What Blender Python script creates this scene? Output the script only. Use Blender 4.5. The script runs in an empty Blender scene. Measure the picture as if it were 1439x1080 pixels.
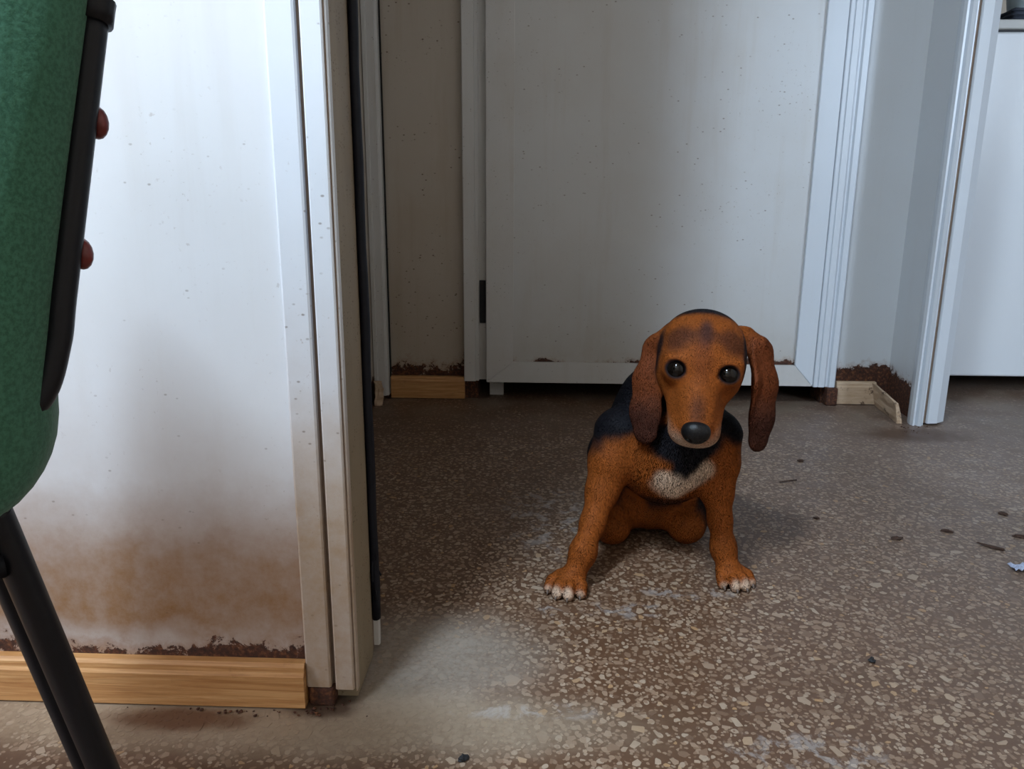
import bpy, bmesh, math, random
import numpy as np
from mathutils import Vector, Matrix
sc = bpy.context.scene
col = sc.collection
R = math.radians

# ------------------------------------------------------------------ camera
cam_d = bpy.data.cameras.new('camera')
cam = bpy.data.objects.new('camera', cam_d); col.objects.link(cam)
cam_d.sensor_fit = 'HORIZONTAL'; cam_d.sensor_width = 36.0
cam_d.lens = 36.0 * 1081.0 / 1439.0
cam_d.clip_start = 0.02
YAW, PIT, ROLL = R(2.0), R(13.5), R(0.3)
fw = Vector((-math.sin(YAW) * math.cos(PIT), math.cos(YAW) * math.cos(PIT), -math.sin(PIT)))
rt = Vector((math.cos(YAW), math.sin(YAW), 0)); up = rt.cross(fw)
r2 = rt * math.cos(ROLL) + up * math.sin(ROLL); u2 = up * math.cos(ROLL) - rt * math.sin(ROLL)
cam.matrix_world = Matrix(((r2.x, u2.x, -fw.x, 0), (r2.y, u2.y, -fw.y, 0), (r2.z, u2.z, -fw.z, 0.55), (0, 0, 0, 1)))
sc.camera = cam

# ------------------------------------------------------------------ world and daylight
w = bpy.data.worlds.new('overcast_sky'); sc.world = w; w.use_nodes = True
w.node_tree.nodes['Background'].inputs[0].default_value = (0.62, 0.74, 0.95, 1)
w.node_tree.nodes['Background'].inputs[1].default_value = 0.6
def area(name, loc, rot, sx, sy, power, colr):
    l = bpy.data.lights.new(name, 'AREA'); l.shape = 'RECTANGLE'; l.size = sx; l.size_y = sy
    l.energy = power; l.color = colr
    o = bpy.data.objects.new(name, l); o.location = loc; o.rotation_euler = rot; col.objects.link(o)
    return o
# daylight entering by the window behind the photographer, and by the window of the side room
area('daylight_near_window', (-0.93, -1.03, 1.99), (R(90), 0, 0), 0.38, 0.62, 5, (0.66, 0.83, 1.0))
area('fill_skylight_added', (-0.65, -0.20, 2.475), (0, 0, 0), 0.26, 0.50, 36, (0.66, 0.83, 1.0))  # added overhead light; the skylight is unseen, placed to spare the chair shadow
area('fill_left_window_added', (-2.43, -0.30, 1.30), (0, R(-90), 0), 0.80, 0.80, 22, (0.82, 0.87, 1.0))  # added fill for the near partition, through an unseen window
area('daylight_side_window', (2.45, -1.03, 1.45), (R(90), 0, 0), 0.60, 1.10, 36, (0.64, 0.80, 1.0))
sc.view_settings.view_transform = 'Standard'
sc.view_settings.look = 'None'
sc.view_settings.gamma = 1.0
sc.view_settings.use_curve_mapping = False
sc.view_settings.exposure = 1.0
sc.cycles.max_bounces = 7; sc.cycles.diffuse_bounces = 4; sc.cycles.glossy_bounces = 3

# ------------------------------------------------------------------ helpers
def tag(o, label=None, cat=None, group=None, kind=None):
    if label: o['label'] = label
    if cat: o['category'] = cat
    if group: o['group'] = group
    if kind: o['kind'] = kind
    return o
def empty(name, loc=(0, 0, 0), parent=None):
    o = bpy.data.objects.new(name, None); o.location = loc; o.empty_display_size = 0.05
    col.objects.link(o); o.parent = parent
    return o
def link(name, me, mat=None, parent=None, smooth=False):
    if mat is not None and not me.materials: me.materials.append(mat)
    if smooth:
        for p in me.polygons: p.use_smooth = True
    o = bpy.data.objects.new(name, me); col.objects.link(o)
    if parent is not None: o.parent = parent
    return o
def from_bm(name, bm, mat, parent=None, smooth=False):
    me = bpy.data.meshes.new(name); bmesh.ops.recalc_face_normals(bm, faces=bm.faces[:])
    bm.to_mesh(me); bm.free()
    return link(name, me, mat, parent, smooth)
def box(name, lo, hi, mat, parent=None, bev=0.0, seg=2):
    bm = bmesh.new(); bmesh.ops.create_cube(bm, size=1)
    for v in bm.verts:
        v.co = Vector([lo[i] + (v.co[i] + 0.5) * (hi[i] - lo[i]) for i in range(3)])
    if bev: bmesh.ops.bevel(bm, geom=bm.edges[:], offset=bev, segments=seg, affect='EDGES', profile=0.5)
    return from_bm(name, bm, mat, parent)
def prism(name, poly, z0, z1, mat, parent=None, axis='z', bev=0.0):
    """extrude a closed 2-D outline along an axis: z -> (x,y), x -> (y,z)"""
    bm = bmesh.new()
    P = (lambda a, b, c: (a, b, c)) if axis == 'z' else (lambda a, b, c: (c, a, b))
    lo = [bm.verts.new(P(a, b, z0)) for a, b in poly]; hi = [bm.verts.new(P(a, b, z1)) for a, b in poly]
    n = len(poly)
    bm.faces.new(lo); bm.faces.new(hi)
    for i in range(n): bm.faces.new((lo[i], lo[(i + 1) % n], hi[(i + 1) % n], hi[i]))
    if bev: bmesh.ops.bevel(bm, geom=bm.edges[:], offset=bev, segments=1, affect='EDGES')
    return from_bm(name, bm, mat, parent)
def tube(name, pts, ra, rb, mat, parent=None, side=Vector((0, 1, 0)), n=16, cap=True):
    """oval tube swept along points; rb along `side`, ra across it"""
    bm = bmesh.new(); rings = []
    pts = [Vector(p) for p in pts]
    for i, p in enumerate(pts):
        t = (pts[min(i + 1, len(pts) - 1)] - pts[max(i - 1, 0)]).normalized()
        s = (side - t * side.dot(t)).normalized(); a = t.cross(s)
        rings.append([bm.verts.new(p + a * ra * math.cos(2 * math.pi * k / n) + s * rb * math.sin(2 * math.pi * k / n)) for k in range(n)])
    for a, b in zip(rings, rings[1:]):
        for k in range(n): bm.faces.new((a[k], a[(k + 1) % n], b[(k + 1) % n], b[k]))
    if cap: bm.faces.new(rings[0]); bm.faces.new(rings[-1])
    return from_bm(name, bm, mat, parent, True)
def smooth_path(pts, n=8):
    pts = [Vector(p) for p in pts]; out = []
    q = [pts[0] * 2 - pts[1]] + pts + [pts[-1] * 2 - pts[-2]]
    for i in range(1, len(q) - 2):
        for k in range(n):
            t = k / n; a, b, c, d = q[i - 1], q[i], q[i + 1], q[i + 2]
            out.append(0.5 * ((2 * b) + (c - a) * t + (2 * a - 5 * b + 4 * c - d) * t * t + (3 * b - a - 3 * c + d) * t ** 3))
    return out + [pts[-1]]

# ------------------------------------------------------------------ node helper
class NT:
    def __init__(s, name, rough=0.5, metal=0.0, spec=0.5):
        s.m = bpy.data.materials.new(name); s.m.use_nodes = True
        s.t = s.m.node_tree; s.b = s.t.nodes['Principled BSDF']
        s.b.inputs['Roughness'].default_value = rough; s.b.inputs['Metallic'].default_value = metal
        s.b.inputs['Specular IOR Level'].default_value = spec
        s._pos = None; s.cache = {}; s._x = None
    def N(s, ty, **kw):
        n = s.t.nodes.new(ty)
        for k, v in kw.items(): setattr(n, k, v)
        return n
    def L(s, a, b): s.t.links.new(a, b)
    def put(s, sock, v):
        if hasattr(v, 'is_output'): s.L(v, sock)
        elif isinstance(v, (tuple, list)) and len(v) == 3 and sock.type == 'RGBA': sock.default_value = (*v, 1)
        else: sock.default_value = v
    def pos(s):
        if s._pos is None: s._pos = s.N('ShaderNodeNewGeometry').outputs['Position']
        return s._pos
    def xyz(s, v=None):
        if v is None and s._x is not None: return s._x
        n = s.N('ShaderNodeSeparateXYZ'); s.L(v or s.pos(), n.inputs[0])
        if v is None: s._x = n.outputs
        return n.outputs
    def scale(s, v, sc3):
        n = s.N('ShaderNodeVectorMath', operation='MULTIPLY'); s.L(v, n.inputs[0]); n.inputs[1].default_value = sc3; return n.outputs[0]
    def noise(s, scale, detail=3.0, rough=0.55, vec=None, dist=0.0):
        key = (scale, detail, rough, dist)
        if vec is None and key in s.cache: return s.cache[key]
        n = s.N('ShaderNodeTexNoise'); s.L(vec or s.pos(), n.inputs['Vector'])
        if vec is None: s.cache[key] = n.outputs['Fac']
        n.inputs['Scale'].default_value = scale; n.inputs['Detail'].default_value = detail
        n.inputs['Roughness'].default_value = rough; n.inputs['Distortion'].default_value = dist
        return n.outputs['Fac']
    def vor(s, scale, feat='F1', vec=None, out='Distance', rnd=1.0):
        n = s.N('ShaderNodeTexVoronoi', feature=feat); s.L(vec or s.pos(), n.inputs['Vector'])
        n.inputs['Scale'].default_value = scale; n.inputs['Randomness'].default_value = rnd
        return n.outputs[out]
    def math(s, op, a, b=0.0, c=0.0, clamp=False):
        n = s.N('ShaderNodeMath', operation=op, use_clamp=clamp)
        for i, v in enumerate((a, b, c)): s.put(n.inputs[i], v)
        return n.outputs[0]
    def step(s, x, a, b):
        """0 at a .. 1 at b, smooth, either order"""
        n = s.N('ShaderNodeMapRange', interpolation_type='SMOOTHSTEP'); s.put(n.inputs[0], x)
        if a < b: v = (a, b, 0.0, 1.0)
        else: v = (b, a, 1.0, 0.0)
        for i in range(4): n.inputs[i + 1].default_value = v[i]
        return n.outputs[0]
    def ramp(s, x, stops):
        n = s.N('ShaderNodeValToRGB'); s.put(n.inputs[0], x); e = n.color_ramp.elements
        e.remove(e[1])
        for i, (p, c) in enumerate(stops):
            el = e[0] if i == 0 else e.new(p)
            el.position = p; el.color = (*c, 1) if isinstance(c, (tuple, list)) else (c, c, c, 1)
        return n.outputs[0]
    def mix(s, f, a, b, mode='MIX'):
        n = s.N('ShaderNodeMix', data_type='RGBA', blend_type=mode)
        s.put(n.inputs[0], f); s.put(n.inputs[6], a); s.put(n.inputs[7], b); return n.outputs[2]
    def blob(s, cx, cy, rx, ry, soft=0.6, wob=0.35, nscale=9.0):
        """soft noisy ellipse on the floor plan: a stain or painted sheen patch with its own outline"""
        x = s.xyz()
        dx = s.math('DIVIDE', s.math('SUBTRACT', x[0], cx), rx); dy = s.math('DIVIDE', s.math('SUBTRACT', x[1], cy), ry)
        d = s.math('SQRT', s.math('ADD', s.math('MULTIPLY', dx, dx), s.math('MULTIPLY', dy, dy)))
        d = s.math('ADD', d, s.math('MULTIPLY', s.math('SUBTRACT', s.noise(nscale, 5, 0.65), 0.5), wob * 2))
        return s.step(d, 1.0 + soft * 0.5, 1.0 - soft * 0.5)
    def bump(s, h, strength=0.3, dist=0.002):
        n = s.N('ShaderNodeBump'); n.inputs['Strength'].default_value = strength; n.inputs['Distance'].default_value = dist
        s.put(n.inputs['Height'], h); s.L(n.outputs[0], s.b.inputs['Normal'])
    def base(s, c): s.put(s.b.inputs['Base Color'], c); return s
    def rough(s, r): s.put(s.b.inputs['Roughness'], r); return s

def simple(name, c, rough=0.5, metal=0.0, var=0.12, nscale=60, bump=0.0, spec=0.5):
    m = NT(name, rough, metal, spec); n = m.noise(nscale, 4)
    m.base(m.mix(n, tuple(v * (1 - var) for v in c), tuple(min(1, v * (1 + var)) for v in c)))
    if bump: m.bump(n, bump, 0.001)
    return m.m

RUST_D, RUST_L = (0.014, 0.006, 0.004), (0.22, 0.080, 0.028)
def rust_colour(m):
    return m.ramp(m.noise(140, 5, 0.7), [(0.30, RUST_D), (0.52, (0.065, 0.020, 0.008)), (0.72, RUST_L)])
def panel_mat(name, base, rough=0.32, stain=None, stain_col=(0.27, 0.125, 0.038), rust=None, speck=0.5, speck_scale=55, film=0.12, film_col=(0.42, 0.34, 0.25), speck_r=0.13):
    """painted sheet-metal panel: film of grime, height-bound brown stain, rust creeping up from the lower edge, specks"""
    m = NT(name, rough); x = m.xyz()
    big = m.noise(3.2, 5, 0.6); fine = m.noise(38, 6, 0.7)
    stretched = m.noise(9, 4, 0.6, vec=m.scale(m.pos(), (3.0, 3.0, 0.25)))
    c = m.mix(m.math('MULTIPLY', m.step(big, 0.35, 0.75), film), base, film_col)
    c = m.mix(m.math('MULTIPLY', m.step(stretched, 0.5, 0.75), film * 0.8), c, film_col)
    dirt_r = None
    if stain:
        zz = m.math('ADD', x[2], m.math('MULTIPLY', m.math('SUBTRACT', m.noise(4.5, 6, 0.62), 0.5), 0.17))
        s = m.ramp(m.math('MULTIPLY', zz, 1.0 / stain[0]), stain[1])
        g = m.math('MULTIPLY', s, m.math('ADD', 0.62, m.math('MULTIPLY', fine, 0.55)), clamp=True)
        c = m.mix(g, c, stain_col); dirt_r = g
    if speck:
        v = m.vor(speck_scale, 'F1', vec=m.scale(m.pos(), (1.3, 1.3, 2.1)))
        k = m.math('MULTIPLY', m.step(v, speck_r, speck_r * 0.35), m.step(m.noise(speck_scale * 0.35, 2), 0.48, 0.60))
        c = m.mix(m.math('MULTIPLY', k, speck), c, (0.10, 0.055, 0.025))
        v2 = m.noise(speck_scale * 4.5, 3, 0.6); k2 = m.math('MULTIPLY', m.step(v2, 0.64, 0.74), m.step(m.noise(7, 3), 0.42, 0.66))
        c = m.mix(m.math('MULTIPLY', k2, speck * 0.6), c, (0.20, 0.12, 0.06))
    h = m.math('MULTIPLY', fine, 0.15)
    if rust:
        z1, soft, thr = rust
        q = m.math('ADD', m.math('MULTIPLY', m.math('SUBTRACT', z1, x[2]), 1.0 / soft), m.math('MULTIPLY', m.math('SUBTRACT', m.noise(52, 6, 0.75, dist=0.5), 0.5), 6.5))
        q = m.math('ADD', q, m.math('MULTIPLY', m.math('SUBTRACT', m.noise(7.5, 2), thr), 9.0))
        k = m.step(q, 0.0, 0.35)
        c = m.mix(m.math('MULTIPLY', m.step(q, -1.4, 0.2), 0.35), c, (0.26, 0.12, 0.05))
        c = m.mix(k, c, rust_colour(m)); h = m.math('ADD', h, k)
        m.rough(m.math('ADD', rough, m.math('MULTIPLY', k, 0.5)))
    elif dirt_r is not None:
        m.rough(m.math('ADD', rough, m.math('MULTIPLY', dirt_r, 0.3)))
    m.base(c); m.bump(h, 0.25, 0.0012)
    return m.m

# ------------------------------------------------------------------ materials
M = {}
M['panel_near'] = panel_mat('white_panel_stained', (0.74, 0.755, 0.78), 0.34,
    stain=(0.62, [(0.08, 0.82), (0.115, 0.66), (0.165, 1.0), (0.26, 0.92), (0.34, 0.60), (0.42, 0.26), (0.54, 0.10), (0.80, 0.02)]),
    rust=(0.066, 0.012, 0.47), speck=0.45, speck_scale=42, film=0.10)
M['alu_near'] = panel_mat('white_profile_stained', (0.72, 0.76, 0.82), 0.28,
    stain=(0.62, [(0.0, 0.95), (0.12, 0.88), (0.32, 0.95), (0.46, 0.70), (0.60, 0.32), (0.80, 0.08), (1.0, 0.0)]), stain_col=(0.34, 0.210, 0.105), speck=0.6, speck_scale=48, film=0.06, speck_r=0.16)
M['reveal'] = panel_mat('speckled_jamb', (0.22, 0.18, 0.135), 0.4, stain=(0.8, [(0.0, 0.6), (0.5, 0.35), (1.0, 0.1)]), stain_col=(0.26, 0.19, 0.10), speck=1.0, speck_scale=130, film=0.4, speck_r=0.34)
M['panel_back'] = panel_mat('grey_panel_grimy', (0.54, 0.49, 0.43), 0.36, stain=(0.9, [(0.0, 0.25), (0.08, 0.30), (0.3, 0.34), (0.6, 0.14), (1.0, 0.05)]),
    stain_col=(0.30, 0.22, 0.14), rust=(0.088, 0.020, 0.45), speck=0.9, speck_scale=40, film=0.5, speck_r=0.20)
M['door_panel'] = panel_mat('grey_door_panel', (0.62, 0.63, 0.64), 0.30, stain=(0.7, [(0.0, 0.5), (0.18, 0.42), (0.32, 0.18), (0.6, 0.05), (1.0, 0.0)]),
    stain_col=(0.33, 0.26, 0.17), rust=(0.110, 0.009, 0.44), speck=0.6, speck_scale=34, film=0.16, speck_r=0.16)
M['alu_back'] = panel_mat('pale_profile', (0.66, 0.67, 0.68), 0.33, stain=(0.9, [(0.0, 0.30), (0.3, 0.22), (0.7, 0.10), (1.0, 0.02)]), stain_col=(0.36, 0.28, 0.19), speck=0.6, speck_scale=60, film=0.2, speck_r=0.18)
M['alu_right'] = panel_mat('clean_profile', (0.64, 0.68, 0.73), 0.30, speck=0.12, film=0.06)
M['panel_right'] = panel_mat('right_panel', (0.62, 0.64, 0.66), 0.34, rust=(0.088, 0.014, 0.42), speck=0.15, film=0.08)
M['room'] = simple('warm_bounce_paint', (0.54, 0.46, 0.37), 0.6, var=0.04, nscale=5)  # unseen walls, toned warm to tint the bounced light
M['ceil'] = simple('ceiling_paint', (0.56, 0.50, 0.43), 0.8, var=0.04, nscale=5)
M['dark_room'] = simple('unlit_wall_shade', (0.08, 0.08, 0.09), 0.8)  # shade of the unlit room put into the wall colour
M['rubber'] = simple('black_rubber', (0.008, 0.009, 0.014), 0.5, var=0.5, nscale=90, spec=0.2)
M['black'] = simple('black_steel', (0.007, 0.007, 0.009), 0.42, var=0.3, nscale=150, bump=0.05, spec=0.22)
M['slot'] = simple('hinge_black', (0.006, 0.006, 0.007), 0.7)
M['groove'] = simple('grimy_groove', (0.20, 0.14, 0.10), 0.7, var=0.3, nscale=40)
M['red'] = simple('red_screw_cap', (0.14, 0.018, 0.014), 0.35, var=0.4, nscale=200)
m = NT('rust_block', 0.85); m.base(rust_colour(m)); m.bump(m.noise(120, 5), 0.8, 0.003); M['rust'] = m.m

m = NT('pine_skirting', 0.42); x = m.xyz()
g1 = m.noise(7, 5, 0.6, vec=m.scale(m.pos(), (1.0, 8, 26)), dist=0.8); g2 = m.noise(30, 4, 0.6, vec=m.scale(m.pos(), (1.2, 10, 34)))
c = m.ramp(g1, [(0.3, (0.36, 0.150, 0.046)), (0.5, (0.50, 0.250, 0.092)), (0.72, (0.66, 0.385, 0.170))])
c = m.mix(m.math('MULTIPLY', m.step(g2, 0.5, 0.7), 0.35), c, (0.26, 0.13, 0.05))
c = m.mix(m.math('MULTIPLY', m.step(m.noise(22, 5, 0.7), 0.60, 0.72), 0.25), c, (0.16, 0.07, 0.025))
m.base(c); m.bump(g2, 0.15, 0.001); M['pine'] = m.m
m = NT('rotten_pine', 0.6)
c = m.ramp(m.noise(10, 5, 0.6, vec=m.scale(m.pos(), (2, 2, 14))), [(0.3, (0.46, 0.31, 0.19)), (0.7, (0.62, 0.46, 0.32))])
c = m.mix(m.step(m.noise(26, 5, 0.7), 0.56, 0.66), c, (0.05, 0.018, 0.008)); m.base(c); m.bump(m.noise(60), 0.4, 0.002); M['rot'] = m.m

# --- terrazzo: matrix and chips share one film of dust, dirt, rust and painted sheen, mapped on the floor plan
def floor_film(m, c, chip):
    x = m.xyz()
    def over(c, f, k, colr): return m.mix(m.math('MULTIPLY', f, k, clamp=True), c, colr)
    fine = m.noise(130, 3, 0.7); mid = m.noise(14, 4, 0.65)
    br = m.math('ADD', 0.15, m.math('MULTIPLY', fine, 1.6))
    c = over(c, m.step(m.noise(5, 3, 0.6), 0.40, 0.75), 0.25, (0.12, 0.062, 0.035))           # ground-in brown dirt
    c = over(c, m.math('MULTIPLY', m.step(x[0], 0.15, 0.95), m.math('ADD', 0.45, m.math('MULTIPLY', mid, 0.8))), 0.42, (0.235, 0.20, 0.18))   # grey dust and painted-on sheen towards the side room
    c = over(c, m.math('MULTIPLY', m.step(x[1], 1.55, 2.05), m.step(mid, 0.36, 0.64)), 0.60, (0.115, 0.066, 0.040))      # dirt along the back wall
    c = over(c, m.math('MULTIPLY', m.step(x[1], 1.75, 2.10), m.step(m.noise(9, 5, 0.6), 0.45, 0.6)), 0.6, (0.20, 0.155, 0.115))
    c = over(c, m.blob(-0.15, 0.835, 0.15, 0.105, 0.9, 0.30, 12), m.math('MULTIPLY', br, m.math('ADD', 0.45, m.math('MULTIPLY', mid, 0.75))), (0.30, 0.25, 0.205))  # cement dust by the jamb
    c = over(c, m.blob(-0.23, 0.72, 0.30, 0.055, 1.0, 0.35, 12), m.math('MULTIPLY', br, 0.8), (0.33, 0.26, 0.19))
    c = over(c, m.blob(-0.60, 0.715, 0.45, 0.05, 1.0, 0.35, 12), m.math('MULTIPLY', br, 0.7), (0.28, 0.20, 0.13))
    c = over(c, m.blob(-0.385, 0.714, 0.07, 0.018, 0.9, 0.6, 30), 0.85, (0.10, 0.036, 0.014))                         # rust crumbs in front of the skirting
    c = over(c, m.blob(-0.235, 0.745, 0.040, 0.022, 0.8, 0.5, 30), 0.85, (0.05, 0.022, 0.012))
    c = over(c, m.blob(0.92, 1.82, 0.12, 0.055, 0.9, 0.6, 30), 0.9, (0.085, 0.042, 0.022))
    sm = m.step(m.noise(36, 6, 0.7, dist=0.5), 0.50, 0.60)
    for (cx, cy, rx, ry) in ((-0.030, 0.742, 0.055, 0.012), (0.035, 0.745, 0.03, 0.012), (0.13, 0.965, 0.06, 0.02), (0.02, 0.965, 0.014, 0.018), (0.02, 1.28, 0.08, 0.14), (0.22, 1.02, 0.07, 0.02), (0.28, 0.69, 0.08, 0.03)):
        c = over(c, m.math('MULTIPLY', m.blob(cx, cy, rx, ry, 0.9, 0.45, 30), sm), 0.48, (0.42, 0.39, 0.37))            # pale chalky smears; the largest patch is floor sheen painted on
    return c
def terrazzo_rough(m):
    m.rough(m.math('ADD', 0.30, m.math('MULTIPLY', m.noise(18, 5, 0.6), 0.34)))
m = NT('terrazzo_matrix', 0.45)
pp = m.pos(); wob = m.N('ShaderNodeVectorMath', operation='ADD'); nz = m.N('ShaderNodeTexNoise'); nz.inputs['Scale'].default_value = 60
m.L(pp, nz.inputs['Vector']); wob.inputs[0].default_value = (0, 0, 0)
ws = m.N('ShaderNodeVectorMath', operation='SCALE'); m.L(nz.outputs['Color'], ws.inputs[0]); ws.inputs['Scale'].default_value = 0.008
m.L(pp, wob.inputs[0]); m.L(ws.outputs[0], wob.inputs[1]); wv = wob.outputs[0]
c = m.mix(m.noise(90, 5, 0.6), (0.088, 0.042, 0.022), (0.142, 0.074, 0.040))
for scl, thr, amt in ((170, 0.30, 0.75), (95, 0.34, 0.85)):
    n = m.N('ShaderNodeTexVoronoi'); n.inputs['Scale'].default_value = scl; m.L(wv, n.inputs['Vector'])
    cc = m.N('ShaderNodeSeparateColor'); m.L(n.outputs['Color'], cc.inputs[0])
    keep = m.math('MULTIPLY', m.step(n.outputs['Distance'], thr + 0.06, thr), m.step(cc.outputs[0], 0.35, 0.42))
    chipc = m.ramp(cc.outputs[1], [(0.0, (0.20, 0.12, 0.075)), (0.5, (0.33, 0.225, 0.15)), (1.0, (0.46, 0.36, 0.27))])
    c = m.mix(m.math('MULTIPLY', keep, amt), c, chipc)
m.base(floor_film(m, c, False)); terrazzo_rough(m); m.bump(m.noise(220, 4), 0.12, 0.0008); M['terrazzo'] = m.m
CHIP = [(0.0, (0.15, 0.085, 0.052)), (0.3, (0.24, 0.150, 0.096)), (0.6, (0.34, 0.235, 0.160)), (0.85, (0.44, 0.34, 0.25)), (1.0, (0.42, 0.25, 0.12))]
m = NT('marble_chip', 0.4); oi = m.N('ShaderNodeObjectInfo')
c = m.mix(m.math('MULTIPLY', m.noise(160, 4), 0.35), m.ramp(oi.outputs['Random'], CHIP), (0.22, 0.14, 0.09))
m.base(floor_film(m, c, True)); terrazzo_rough(m); M['chip'] = m.m
m = NT('marble_chips', 0.4); at = m.N('ShaderNodeAttribute', attribute_name='tone')
c = m.mix(m.math('MULTIPLY', m.noise(160, 4), 0.35), m.ramp(at.outputs['Fac'], CHIP), (0.22, 0.14, 0.09))
m.base(floor_film(m, c, True)); terrazzo_rough(m); M['chips'] = m.m

# ------------------------------------------------------------------ floor
floor = box('floor', (-2.5, -1.1, -0.06), (3.1, 3.0, 0.0), M['terrazzo'])
tag(floor, 'brown terrazzo floor with cream stone chips and dusty patches', 'floor', kind='structure')
rng = np.random.default_rng(7)
random.seed(4)
def chip_shape(k):
    n = random.choice((5, 6, 6, 7, 8)); st = random.uniform(0.55, 0.95)
    a = sorted(random.uniform(0, 2 * math.pi) * 0.25 + 2 * math.pi * i / n for i in range(n))
    pts = [(math.cos(t) * random.uniform(0.82, 1.08), math.sin(t) * st * random.uniform(0.82, 1.08)) for t in a]
    return pts
SH = [chip_shape(i) for i in range(24)]
def hull(pts):
    pts = sorted(pts); lo = []
    for seq in (pts, pts[::-1]):
        part = []
        for p in seq:
            while len(part) > 1 and (part[-1][0] - part[-2][0]) * (p[1] - part[-2][1]) - (part[-1][1] - part[-2][1]) * (p[0] - part[-2][0]) <= 0: part.pop()
            part.append(p)
        lo += part[:-1]
    return lo
SH = [hull(s) for s in SH]
cell = 0.024; grid = {}; chips = []
def in_view(x, y): return y > 0.56 and (-0.72 * y - 0.05) < x < (0.66 * y + 0.06) and not (y > 0.735 and x < -0.195 and y < 0.88) and not (x < -0.2 and y < 0.99 and y > 0.73)
def try_place(r, n, ymax):
    for _ in range(n):
        y = 0.56 + (ymax - 0.56) * random.random(); x = random.uniform(-0.6, 1.15)
        if not in_view(x, y): continue
        rr = r * random.uniform(0.85, 1.15); gx, gy = int(x // cell), int(y // cell); ok = True
        for i in (-1, 0, 1):
            for j in (-1, 0, 1):
                for (qx, qy, qr) in grid.get((gx + i, gy + j), ()):
                    if (qx - x) ** 2 + (qy - y) ** 2 < ((qr + rr) * 0.86) ** 2: ok = False; break
                if not ok: break
            if not ok: break
        if ok:
            grid.setdefault((gx, gy), []).append((x, y, rr)); chips.append((x, y, rr))
for r, n, ym in ((0.0105, 70, 1.3), (0.0082, 420, 1.6), (0.0064, 2400, 1.7), (0.0052, 9000, 1.75), (0.0038, 19000, 1.6), (0.0028, 26000, 1.3)): try_place(r, n, ym)
chips = [(x, y, r, random.randrange(len(SH)), random.uniform(0, 6.28), min(1, max(0, random.gauss(0.5, 0.25)))) for x, y, r in chips]
near = sorted(chips, key=lambda q: -q[2] / math.hypot(q[1], 0.5))
def chip_mesh(me_pts, r=1.0, h=0.00035):
    n = len(me_pts); v = [(a * r, b * r, -0.0004) for a, b in me_pts] + [(a * r * 0.94, b * r * 0.94, h) for a, b in me_pts]
    f = [tuple(range(n, 2 * n))] + [(i, (i + 1) % n, n + (i + 1) % n, n + i) for i in range(n)]
    return v, f
chip_me = []
for k, s in enumerate(SH):
    me = bpy.data.meshes.new('stone_chip'); v, f = chip_mesh(s, 1.0, 0.00035); me.from_pydata(v, [], f); me.materials.append(M['chip']); chip_me.append(me)
for (x, y, r, k, a, tn) in near[:300]:
    o = bpy.data.objects.new('stone_chip', chip_me[k]); col.objects.link(o); o.parent = floor
    o.location = (x, y, 0); o.rotation_euler.z = a; o.scale = (r, r, 1)
V, Fc, tone = [], [], []
for (x, y, r, k, a, tn) in near[300:]:
    v, f = chip_mesh(SH[k], r, 0.0003); b0 = len(V); ca, sa = math.cos(a), math.sin(a)
    V += [(x + p[0] * ca - p[1] * sa, y + p[0] * sa + p[1] * ca, p[2]) for p in v]
    Fc += [tuple(i + b0 for i in q) for q in f]; tone += [tn] * len(v)
me = bpy.data.meshes.new('stone_chips'); me.from_pydata(V, [], Fc)
me.attributes.new('tone', 'FLOAT', 'POINT').data.foreach_set('value', tone)
o = link('stone_chips', me, M['chips'], floor); o['kind'] = 'stuff'

# ------------------------------------------------------------------ room shell
def wall(name, lo, hi, mat, label): return tag(box(name, lo, hi, mat), label, 'wall', kind='structure')
ZC = 2.45
wall('wall_partition', (-2.4, 0.75, 0.0), (-0.235, 0.87, ZC), M['panel_near'], 'white sheet metal partition with brown stain and rusty lower edge')
wall('wall_partition_far', (0.86, 0.75, 0.0), (0.97, 0.87, ZC), M['panel_near'], 'white partition to the right of the open doorway')
wall('wall_header', (-0.235, 0.75, 2.10), (0.86, 0.87, ZC), M['panel_near'], 'white panel above the open doorway')
wl = empty('wall_left', (-2.45, 0, 0)); tag(wl, 'plain left wall of the near room around an added window', 'wall', kind='structure')
def wpart(par, name, lo, hi, mat):
    o = box(name, lo, hi, mat, par); o.location = -par.location; return o
for lo, hi in (((-1.1, 0), (0.87, 0.88)), ((-1.1, 1.72), (0.87, ZC)), ((-1.1, 0.88), (-0.72, 1.72)), ((0.12, 0.88), (0.87, 1.72))):
    wpart(wl, 'panel', (-2.5, lo[0], lo[1]), (-2.4, hi[0], hi[1]), M['room'])
wall('wall_right', (0.97, -1.0, 0.0), (1.03, 1.15, ZC), M['room'], 'plain wall dividing the near room from the side room')
wb = empty('wall_rear', (0, -1.05, 0)); tag(wb, 'rear wall of the near room around the window', 'wall', kind='structure')
def wpart(par, name, lo, hi, mat):
    o = box(name, lo, hi, mat, par); o.location = -par.location; return o
for lo, hi in (((-2.4, 0), (3.0, 0.90)), ((-2.4, 0.90), (2.15, 1.66)), ((2.75, 0.90), (3.0, 1.66)), ((-2.4, 1.66), (-1.13, 2.0)), ((-0.73, 1.66), (2.15, 2.0)), ((2.75, 1.66), (3.0, 2.0)),
               ((-2.4, 2.0), (-1.13, 2.32)), ((-0.73, 2.0), (3.0, 2.32)), ((-2.4, 2.32), (3.0, ZC))):
    wpart(wb, 'panel', (lo[0], -1.1, lo[1]), (hi[0], -1.0, hi[1]), M['room'])
cg = empty('ceiling', (0.3, 0.9, ZC)); tag(cg, 'plain ceiling over the rooms with an added skylight opening', 'ceiling', kind='structure')
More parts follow.
